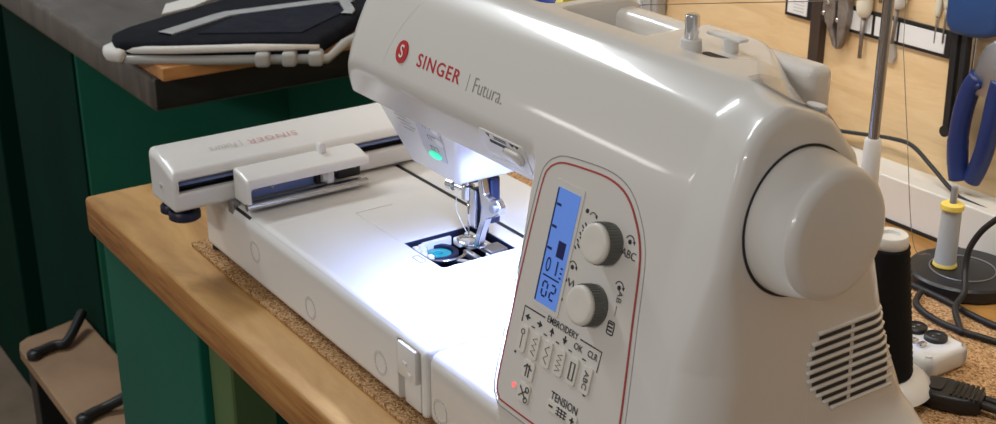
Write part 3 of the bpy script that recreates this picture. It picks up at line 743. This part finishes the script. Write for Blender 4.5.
bm = NB(); lathe(bm, (489, 300, 115), (0, 0, 1), [(0, 13), (1, 13.6), (8, 13.2), (9, 12.4), (9, 7), (6.5, 6.4), (6.2, 5)], 36); obj('cone_cap', bm, M['white_paint'], tc_, smooth=True, angle=40)
# power strip
ps = thing('power_strip', 'white power strip with black sockets on the cork beside the thread cone', 'power strip', (419, 369, -4))
Rp = Matrix.Rotation(math.radians(-18), 3, 'Z')
def PS(u, v, w): return Vector((504 - u, 363 + v, -4 + w))
bm = NB(); prism(bm, rrect(0, -18, 170, 30, 7), 0, 18, PS, r=4); obj('case', bm, M['white_paint'], ps, smooth=True, angle=50)
for u in (22, 41, 60, 79):
    bm = NB(); c_ = PS(u, 15, 18.2); lathe(bm, c_, (0, 0, 1), [(-6, 9), (3, 9), (4, 7.6), (2.6, 6.6), (2.4, 0)], 30); so = obj('socket', bm, M['blackplastic'], ps, smooth=True, angle=40)
    bm = NB()
    for dv in (-3, 3): lathe(bm, PS(u, 15 + dv, 20.4), (0, 0, 1), [(0, 1.4), (1.2, 1.4)], 12)
    obj('socket_contact', bm, M['steel'], so)
bm = NB()
for u in (18, 26, 34, 42): box(bm, PS(u + 5, -7, 16), PS(u, 1, 21), 1.2)
obj('switch_row', bm, M['steel'], ps)
# black connector and leads
pg = thing('power_plug', 'ribbed black plug lying on the cork mat at the bench front right', 'plug', (530, 338, -4))
u1 = Vector((.62, .15, 0)).normalized()
def PG(u, v, w):
    a = Vector((.91, .41, 0)).normalized(); b = Vector((-.41, .91, 0)); return Vector((536, 335, -4)) + a * u + b * v + Vector((0, 0, w))
bm = NB(); prism(bm, [(-22, -14), (-8, -16), (8, -14), (20, -9), (20, 9), (8, 14), (-8, 16), (-22, 14)], 0.2, 13, PG, r=2.5); bd = obj('body', bm, M['blackplastic'], pg, smooth=True, angle=45)
bm = NB()
for q in range(6): prism(bm, [(-2 + q * 3.6, -11), (0 + q * 3.6, -11), (0 + q * 3.6, 11), (-2 + q * 3.6, 11)], 12, 14.2, PG)
obj('grip_rib', bm, M['blackrubber'], pg)
bm = NB(); prism(bm, rrect(-18, -9, -8, 9, 3), 12, 14.4, PG, r=.8); obj('raised_pad', bm, M['blackplastic'], pg)
def leads(pts, r, label, name='power_lead', group=None):
    bm = NB(); tube(bm, spline(pts, 10), r, 12); o = obj(name, bm, M['blackrubber'], smooth=True); tag(o, label, 'cable', group); return o
for dv in (-4.5, 4.5):
    a = PG(20, dv, 8)
    bm = NB(); tube(bm, spline([a, PG(32, dv * 1.1, 7), PG(48, dv * 1.3, 3.4), PG(120, dv * 3 + 4, 3.4), PG(260, dv * 4 + 30, 3.4)], 10), 3.2, 12); obj('lead', bm, M['blackrubber'], pg, smooth=True)
# rotating black disc with spool of grey thread
dk = thing('round_base', 'round black weighted base under the pale grey thread spool', 'base', (396, 516, -4))
bm = NB(); lathe(bm, (398, 522, -8), (0, 0, 1), [(0, 46), (2, 48), (11, 48), (13, 46), (13.4, 20), (13, 0)], 64); obj('plate', bm, M['blackplastic'], dk, smooth=True, angle=30)
bm = NB(); lathe(bm, (385, 512, 5), (0, 0, 1), [(0, 3), (74, 3), (75, 2.2)], 18); obj('spindle', bm, M['dull_steel'], dk, smooth=True, angle=40)
bm = NB(); tube(bm, [(398 + 28 * math.cos(t), 520 + 28 * math.sin(t), 5.8) for t in np.linspace(0, 2 * PI, 40)[:-1]], .6, 6, closed=True); obj('engraved_ring', bm, M['dull_steel'], dk)
bm = NB(); lathe(bm, (425, 545, 4.6), (0, 0, 1), [(0, 4), (1.2, 4)], 16); obj('cap_screw', bm, M['dull_steel'], dk)
gs = thing('thread_spool', 'pale grey thread spool with yellow ends upright on the round black base', 'thread spool', (385, 512, 5.6))
bm = NB(); lathe(bm, (385, 512, 9), (0, 0, 1), [(0, 9.4), (25, 8.8), (50, 8.3)], 32); obj('wound_thread', bm, M['grey_thread'], gs, smooth=True, angle=40)
bm = NB(); lathe(bm, (385, 512, 5.6), (0, 0, 1), [(0, 10), (1, 10.6), (3.4, 10)], 32); obj('spool_end', bm, M['yellow'], gs, smooth=True, angle=40)
bm = NB(); lathe(bm, (385, 512, 59), (0, 0, 1), [(0, 9.5), (1, 10.2), (5, 9.8), (6, 8)], 32); obj('spool_end', bm, M['yellow'], gs, smooth=True, angle=40)
leads([(470, 428, -.8), (444, 452, 4), (438, 470, 12), (426, 484, 24), (424, 490, 44), (436, 498, 68), (470, 510, 98), (560, 520, 130)], 2.7, 'black cable bowing up in front of the round black base to the right edge', 'cable', None)
leads([(404, 458, 2), (412, 442, -.6), (426, 434, -.6), (442, 430, -.6), (462, 430, -.6), (495, 438, -.6), (600, 470, -.6)], 2.7, 'black cable looping over the cork just behind the power strip', 'cable', None)
leads([(380, 468, -.8), (425, 466, -.8), (452, 462, -.8), (482, 462, -.8), (560, 474, -.8)], 2.7, 'black cable running flat along the front of the round black base', 'cable', None)

# ================================================================== BACK WALL
bm = NB(); box(bm, (-420, 641, -900), (2000, 660, 900)); structure(obj('wall_back', bm, M['wallply']), 'pale plywood wall panel behind the workbench')
bm = NB(); box(bm, (-3500, -2500, -920), (2500, 3500, -900)); structure(obj('floor', bm, M['floor']), 'brown grey concrete floor')
cd = thing('cable_duct', 'white cable duct along the foot of the plywood wall', 'cable duct', (800, 606, -8))
bm = NB(); prism(bm, [(575, -7.9), (640.5, -7.9), (640.5, 26), (612, 30), (575, 38)], 150, 1500, lambda u, v, w: Vector((w, u, v)), r=1.5); obj('cover', bm, M['white_paint'], cd)
bm = NB(); box(bm, (150, 573.6, -7.8), (1500, 575.2, -4), .3); obj('bottom_gasket', bm, M['blackrubber'], cd)
bm = NB(); box(bm, (96, 630, 40), (110, 641, 600), 1); structure(obj('trim_1', bm, M['batten']), 'dark brown wooden batten on the wall')
rl = thing('label_rail', 'white label strip with black edges behind the hanging tools', 'label rail', (155, 640, 147))
bm = NB(); box(bm, (52, 637.5, 146), (268, 641, 173), .5); obj('backing', bm, M['blackplastic'], rl)
for a, b in ((56, 84), (110, 132), (135, 172), (176, 204), (207, 262)):
    bm = NB(); box(bm, (a, 636.6, 149.6), (b, 638, 169), .3); obj('label_card', bm, M['railwhite'], rl)
bm = NB()
for q in range(4): box(bm, (65, 636.2, 153 + q * 3.4), (80, 636.8, 154 + q * 3.4))
obj('printed_lines', bm, M['print_faint'], rl)
# locking pliers
WX = lambda y0: (lambda u, v, w: Vector((u, y0 - w, v)))
lp = thing('locking_pliers', 'old steel locking pliers hanging jaws down beside the dark brown batten', 'pliers', (131, 630, 126))
bm = NB(); prism(bm, [(114, 180), (123, 184), (130, 176), (131, 160), (129, 150), (135, 134), (137, 127), (131, 130), (124, 144), (117, 156), (113, 168)], 0, 9, WX(636), r=1.5); obj('fixed_jaw', bm, M['rust'], lp)
bm = NB(); prism(bm, [(133, 182), (144, 184), (148, 172), (147, 158), (145, 144), (140, 130), (137.5, 127), (136, 140), (135, 150), (134, 164)], 0, 9, WX(636), r=1.5); obj('moving_jaw', bm, M['rust'], lp)
bm = NB(); prism(bm, [(116, 182), (128, 182), (126, 250), (114, 250)], 0, 9, WX(636), r=1.5); obj('handle', bm, M['rust'], lp)
bm = NB(); prism(bm, [(134, 182), (146, 182), (152, 250), (142, 250)], 0, 9, WX(636), r=1.5); obj('handle', bm, M['rust'], lp)
for u, v in ((121, 174), (116, 162), (135, 158)):
    bm = NB(); lathe(bm, (u, 627.5, v), (0, -1, 0), [(0, 2.6), (1.5, 2.4), (2.2, 1.2)], 14); obj('rivet', bm, M['steel'], lp, smooth=True)
# screwdrivers
def driver(x, ztip, zh, ztop, rh, rs, hm, label, lean=0):
    x -= 6.5
    t = thing('screwdriver', label, 'screwdriver', (x, 641 - rh * 1.06, ztip), 'screwdrivers hanging on the wall')
    bm = NB(); lathe(bm, (x, 641 - rh * 1.06, zh), (lean, 0, 1), [(0, rh * .55), (2, rh * .8), (8, rh), (ztop - zh - 3, rh * 1.05), (ztop - zh, rh * .6)], 16); obj('handle', bm, hm, t, smooth=True)
    bm = NB(); lathe(bm, (x - lean * (zh - ztip), 641 - rh * 1.06, ztip), (lean, 0, 1), [(0, rs * .8), (zh - ztip + 2, rs)], 12); obj('shaft', bm, M['rust'], t, smooth=True)
driver(171, 124, 167, 240, 8.2, 2.6, M['ivory'], 'ivory handled screwdriver hanging just left of the steel rod')
driver(212, 148, 184, 250, 8.5, 2.2, M['white_paint'], 'white round handled screwdriver hanging just right of the steel rod', .06)
driver(256, 158, 184, 240, 3.6, 1.2, M['ivory'], 'slim ivory screwdriver, left one of the pair beside the blue tools')
driver(266, 160, 194, 242, 4.2, 1.3, M['ivory'], 'slim ivory screwdriver, right one of the pair beside the blue tools')
driver(187, 184, 190, 240, 5, 2, M['yellow_bright'], 'yellow handled tool, only its tip showing at the top near the rod')
bm = NB(); prism(bm, [(190, 128), (196, 150), (203, 146), (206, 134), (202, 126)], 0, 4, WX(640), r=.8); tag(obj('hanging_tag', bm, M['clear']), 'small cloudy plastic tag hanging under the label strip', 'tag')
# blue handled tools at the right
bt = thing('wire_cutter', 'tool with worn blue handles on two black bars, on the wall at right', 'cutter', (300, 620, 80))
bm = NB(); prism(bm, [(274, 240), (330, 244), (334, 190), (326, 182), (312, 179), (300, 178), (284, 178), (276, 186)], 0, 26, WX(638), r=6); obj('handle', bm, M['bluehandle'], bt, smooth=True, angle=60)
for u0, u1_ in ((282, 290), (293.5, 300)):
    bm = NB(); prism(bm, [(u0 - 2, 180), (u1_ - 2, 180), (u1_ + 1, 81), (u0 + 1, 80)], 4, 14, WX(634), r=2); lathe(bm, ((u0 + u1_) / 2 + 1, 632, 82), (0, -1, 0), [(0, 5.5), (13, 5.5)], 18); obj('black_bar', bm, M['blackplastic'], bt)
bm = NB(); box(bm, (301, 628, 130), (303, 634, 178), .4); obj('blade', bm, M['steel'], bt)
def shift(bm):
    for v in bm.verts: v.co.x += 5
pl2 = thing('pliers', 'steel pliers with long blue dipped handles hanging at the right edge', 'pliers', (318, 610, 40))
bm = NB(); prism(bm, [(311, 128), (311, 148), (314, 164), (320, 176), (330, 184), (346, 184), (352, 170), (350, 128)], 0, 14, (lambda u, v, w: Vector((u + 5, 624 - w, v))), r=3); obj('jaws', bm, M['dull_steel'], pl2, smooth=True, angle=50)
bm = NB(); tube(bm, spline([(316, 614, 146), (309, 614, 132), (304, 614, 108), (303, 614, 80), (307, 613, 56), (312, 612, 42)]), [9.4] * 24 + [10] * 8 + [9.6] * 8 + [4.5], 14)
box(bm, (303, 606, 134), (323, 622, 141), 3, rot=Matrix.Rotation(math.radians(-8), 3, 'Y')); shift(bm); obj('handle', bm, M['blueplier'], pl2, smooth=True)
bm = NB(); tube(bm, spline([(338, 616, 146), (336, 616, 130), (334, 616, 104), (331, 616, 76), (326, 616, 56), (321, 616, 44)]), [9] * 40 + [4.5], 14); shift(bm); obj('handle', bm, M['blueplier'], pl2, smooth=True)
leads([(60, 634, 18), (120, 632, 36), (160, 632, 43), (193, 632, 48.5), (218, 630, 53), (245, 628, 54), (283, 612, 47), (320, 598, 37), (345, 594, 33), (420, 600, 30), (560, 620, 40)], 2.2, 'black cable sagging along the foot of the plywood wall behind the blue pliers', 'cable', None)
# white panels standing beyond the machine
for k, (a, b, h, l) in enumerate(((-330, -170, 260, 'broad white board leaning on the wall behind the machine, left one'), (-166, -140, 260, 'narrow pale board leaning on the wall behind the machine, right one'))):
    bm = NB(); box(bm, (a, 622, -7.9), (b, 639, h), 3); box(bm, (a + 8, 619, 4), (b - 8, 622.5, h - 12), 1); tag(obj('leaning_board', bm, M['railwhite'] if k == 0 else M['greymetal']), l, 'board', 'boards leaning on the wall')
# fine threads
bm = NB(); tube(bm, [(489, 303, 407), (318, 500, 250), (323, 500, 190)], .3, 6); tube(bm, spline([(323, 500, 190), (337, 500, 120), (358, 500, 21), (372, 508, 12)], 6), .35, 6); tag(obj('loose_thread', bm, M['thread_fine']), 'fine dark thread hanging down in front of the plywood wall', 'thread')
bm = NB(); tube(bm, spline([(260, 170, 262.3), (305, 170, 269.2), (366, 220, 276), (432, 325, 278), (443, 331.5, 284)], 8), .35, 6); tag(obj('loose_thread', bm, M['thread_fine']), 'fine dark thread running level from the machine top to the steel rod', 'thread')

# ================================================================== LEFT BACKGROUND
dt = thing('side_table', 'dark worn table with green base at upper left', 'table', (-860, 450, -900))
bm = NB(); box(bm, (-2400, 125, -21), (-500, 980, 25), 7, 3); tt = obj('table_top', bm, [M['lino'], M['lino_edge'], M['blackedge']], dt, smooth=True, angle=50)
for p in tt.data.polygons:
    if p.normal.x > .75: p.material_index = 2
    elif p.normal.y < -.6: p.material_index = 1
bm = NB(); box(bm, (-1235, 143, -900), (-872, 900, -21.2), 3); pe = obj('pedestal', bm, M['litgreen'], dt)
bm = NB(); box(bm, (-1230, 139, -890), (-873, 143, -24), 1); obj('added_shade_front', bm, M['shadegreen'], pe, label='added thin green front with the shade painted in')  # thin added front that carries the painted shade
bm = NB(); box(bm, (-872, 480, -420), (-520, 900, -21.2), 3); obj('drawer_box', bm, M['litgreen'], dt)
bm = NB(); box(bm, (-2380, 160, -900), (-1460, 900, -21.2), 3); obj('pedestal', bm, M['shadegreen'], dt)
pk = NB(); box(pk, (-600, 130, 25.1), (-474, 430, 42), 1.5); tag(obj('wooden_plank', pk, M['plank']), 'short orange pine plank lying on the edge of the dark table', 'plank')
# padded board with straps, in a light grey frame
pbd = thing('padded_board', 'black padded board with grey straps in a pale grey frame on the plank', 'padded board', (-490, 275, 42))
XY = lambda z0: (lambda u, v, w: Vector((u + (12 if z0 > 43 else 0), v + (2 if z0 > 43 else 0), z0 + w)))
outl = [(-590, 103), (-545, 92), (-500, 150), (-410, 300), (-470, 375), (-560, 470), (-690, 470), (-700, 330), (-650, 210), (-612, 130)]
bm = NB(); prism(bm, outl, 0, 22, XY(46), r=8); obj('padded_cover', bm, M['fabric'], pbd, smooth=True, angle=50)
bm = NB(); prism(bm, [(-520, 190), (-452, 300), (-520, 400), (-590, 400), (-600, 300)], 0, 3, XY(67), r=1); obj('navy_panel', bm, M['navy'], pbd)
bm = NB(); prism(bm, [(-588, 104), (-572, 84), (-548, 80), (-526, 92), (-546, 112), (-572, 124), (-588, 118)], 0, 16, XY(43.2), r=6); obj('white_tip', bm, M['white_cloth'], pbd, smooth=True)
bm = NB(); tube(bm, [(-545, 92, 55), (-484, 150, 60), (-434, 228, 62), (-390, 300, 62)], [5, 5, 5, 3], 8); obj('white_edging', bm, M['white_cloth'], pbd, smooth=True)
def strap(pts, w, z):
    bm = NB(); ribbon(bm, pts, w, lambda u, v, q: Vector((u, v, z + q)), h=2.); return obj('strap', bm, M['webbing'], pbd)
strap([(-530, 158), (-575, 250), (-580, 265), (-570, 420), (-545, 425)], 22, 68.5)
strap([(-545, 420), (-505, 405), (-490, 392)], 14, 69)
bm = NB(); prism(bm, [(-690, 215), (-640, 190), (-655, 240), (-700, 300), (-725, 300)], 0, 4, XY(66), r=1); obj('white_strap', bm, M['white_cloth'], pbd)
bm = NB(); tube(bm, [(-545, 94, 46), (-524, 104, 46), (-468, 180, 46), (-388, 310, 46), (-412, 345, 54), (-450, 430, 64)], 6, 10); fr = obj('frame_rail', bm, M['greymetal'], pbd, smooth=True)
for a in ((-424, 240), (-408, 268), (-392, 296)):
    bm = NB(); box(bm, (a[0] - 9, a[1] - 12, 40), (a[0] + 9, a[1] + 12, 58), 4, rot=Matrix.Rotation(math.radians(58), 3, 'Z')); obj('frame_clip', bm, M['greymetal'], pbd, smooth=True)
bk = NB(); prism(bk, [(-960, 330), (-760, 380), (-740, 640), (-960, 640)], 0, 40, XY(25.2), r=12); tag(obj('folded_cloth', bk, M['fabric'], smooth=True, angle=60), 'black folded cloth at the back of the dark table', 'cloth')
# low plywood platform on the floor with black bars
pf = thing('plywood_platform', 'low brown plywood platform with rounded corner between the green cabinets', 'platform', (-600, 75, -900))
bm = NB(); prism(bm, [(-953, 60), (-950, 38), (-938, 22), (-915, 15), (-250, 12), (-250, 136), (-975, 136)], 0, 18, XY(-518), r=2); obj('board', bm, M['brownply'], pf)
for a, b in ((-900, 45), (-300, 45), (-300, 110), (-900, 110)):
    bm = NB(); box(bm, (a - 20, b - 20, -900), (a + 20, b + 20, -518.2), 2); obj('leg', bm, M['blackplastic'], pf)
def bar(pts, label):
    bm = NB(); P = spline(pts, 6); tube(bm, P, 8, 8); lathe(bm, Vector(pts[0]) + Vector((0, 0, -8)), (0, 0, 1), [(0, 11), (10, 11), (13, 8)], 18)
    tag(obj('metal_bar', bm, M['blackplastic'], smooth=True, angle=50), label, 'bar', 'black bars on the platform')
bar([(-872, 26, -491.8), (-880, 60, -491), (-878, 80, -489), (-925, 122, -470)], 'black metal bar on the plywood platform, upper one')
bar([(-640, 26, -491.8), (-646, 46, -491), (-648, 66, -489), (-640, 110, -472)], 'black metal bar on the plywood platform, lower one')

# ================================================================== LIGHT
w = bpy.data.worlds.new('World'); bpy.context.scene.world = w; w.use_nodes = True
bg = w.node_tree.nodes['Background']; bg.inputs[0].default_value = (1., .95, .89, 1); bg.inputs[1].default_value = .235
def area(name, loc, target, sx, sy, power, col):
    l = bpy.data.lights.new(name, 'AREA'); l.shape = 'RECTANGLE'; l.size = sx; l.size_y = sy; l.energy = power; l.color = col
    o = bpy.data.objects.new(name, l); C.objects.link(o); o.location = loc
    d = Vector(target) - Vector(loc); o.rotation_euler = d.to_track_quat('-Z', 'Y').to_euler(); return o
area('ceiling_tube', (-1.5, -.25, 1.9), (.2, .1, .2), 1.4, .24, 27, (.9, .96, 1.))
area('ceiling_tube', (1.0, -3.0, 1.6), (-.3, .1, 0), 1.3, .1, 25, (1., .97, .93))
area('wall_fill', (.35, .12, .95), (.3, .64, .12), 1.2, .1, 2.3, (1., .95, .88)).data.spread = math.radians(75)  # unseen fill light, added to brighten the tool wall
area('ceiling_tube', (-7.2, -6.9, 1.5), (.4, .1, .25), 1.2, .14, 8, (1., .97, .92))
area('ceiling_tube', (-5.2, -6.9, 1.5), (.4, .1, .25), 1.2, .14, 8, (1., .97, .92))

# ================================================================== CAMERA
cam = bpy.data.cameras.new('camera'); co = bpy.data.objects.new('camera', cam); C.objects.link(co)
yaw, pit = math.radians(34.38257), math.radians(22.23911)
fwd = Vector((-math.cos(yaw) * math.cos(pit), math.sin(yaw) * math.cos(pit), -math.sin(pit)))
co.location = (1.057834, -.425854, .5)
co.rotation_euler = fwd.to_track_quat('-Z', 'Y').to_euler()
cam.sensor_width = 36; cam.lens = 36 * 1350 / 996; cam.clip_start = .02; cam.clip_end = 50
cam.dof.use_dof = True; cam.dof.focus_distance = .95; cam.dof.aperture_fstop = 20
sc = bpy.context.scene; sc.camera = co
vs_ = sc.view_settings; vs_.view_transform = 'Standard'; vs_.look = 'None'; vs_.gamma = 1; vs_.use_curve_mapping = False; vs_.exposure = 0.
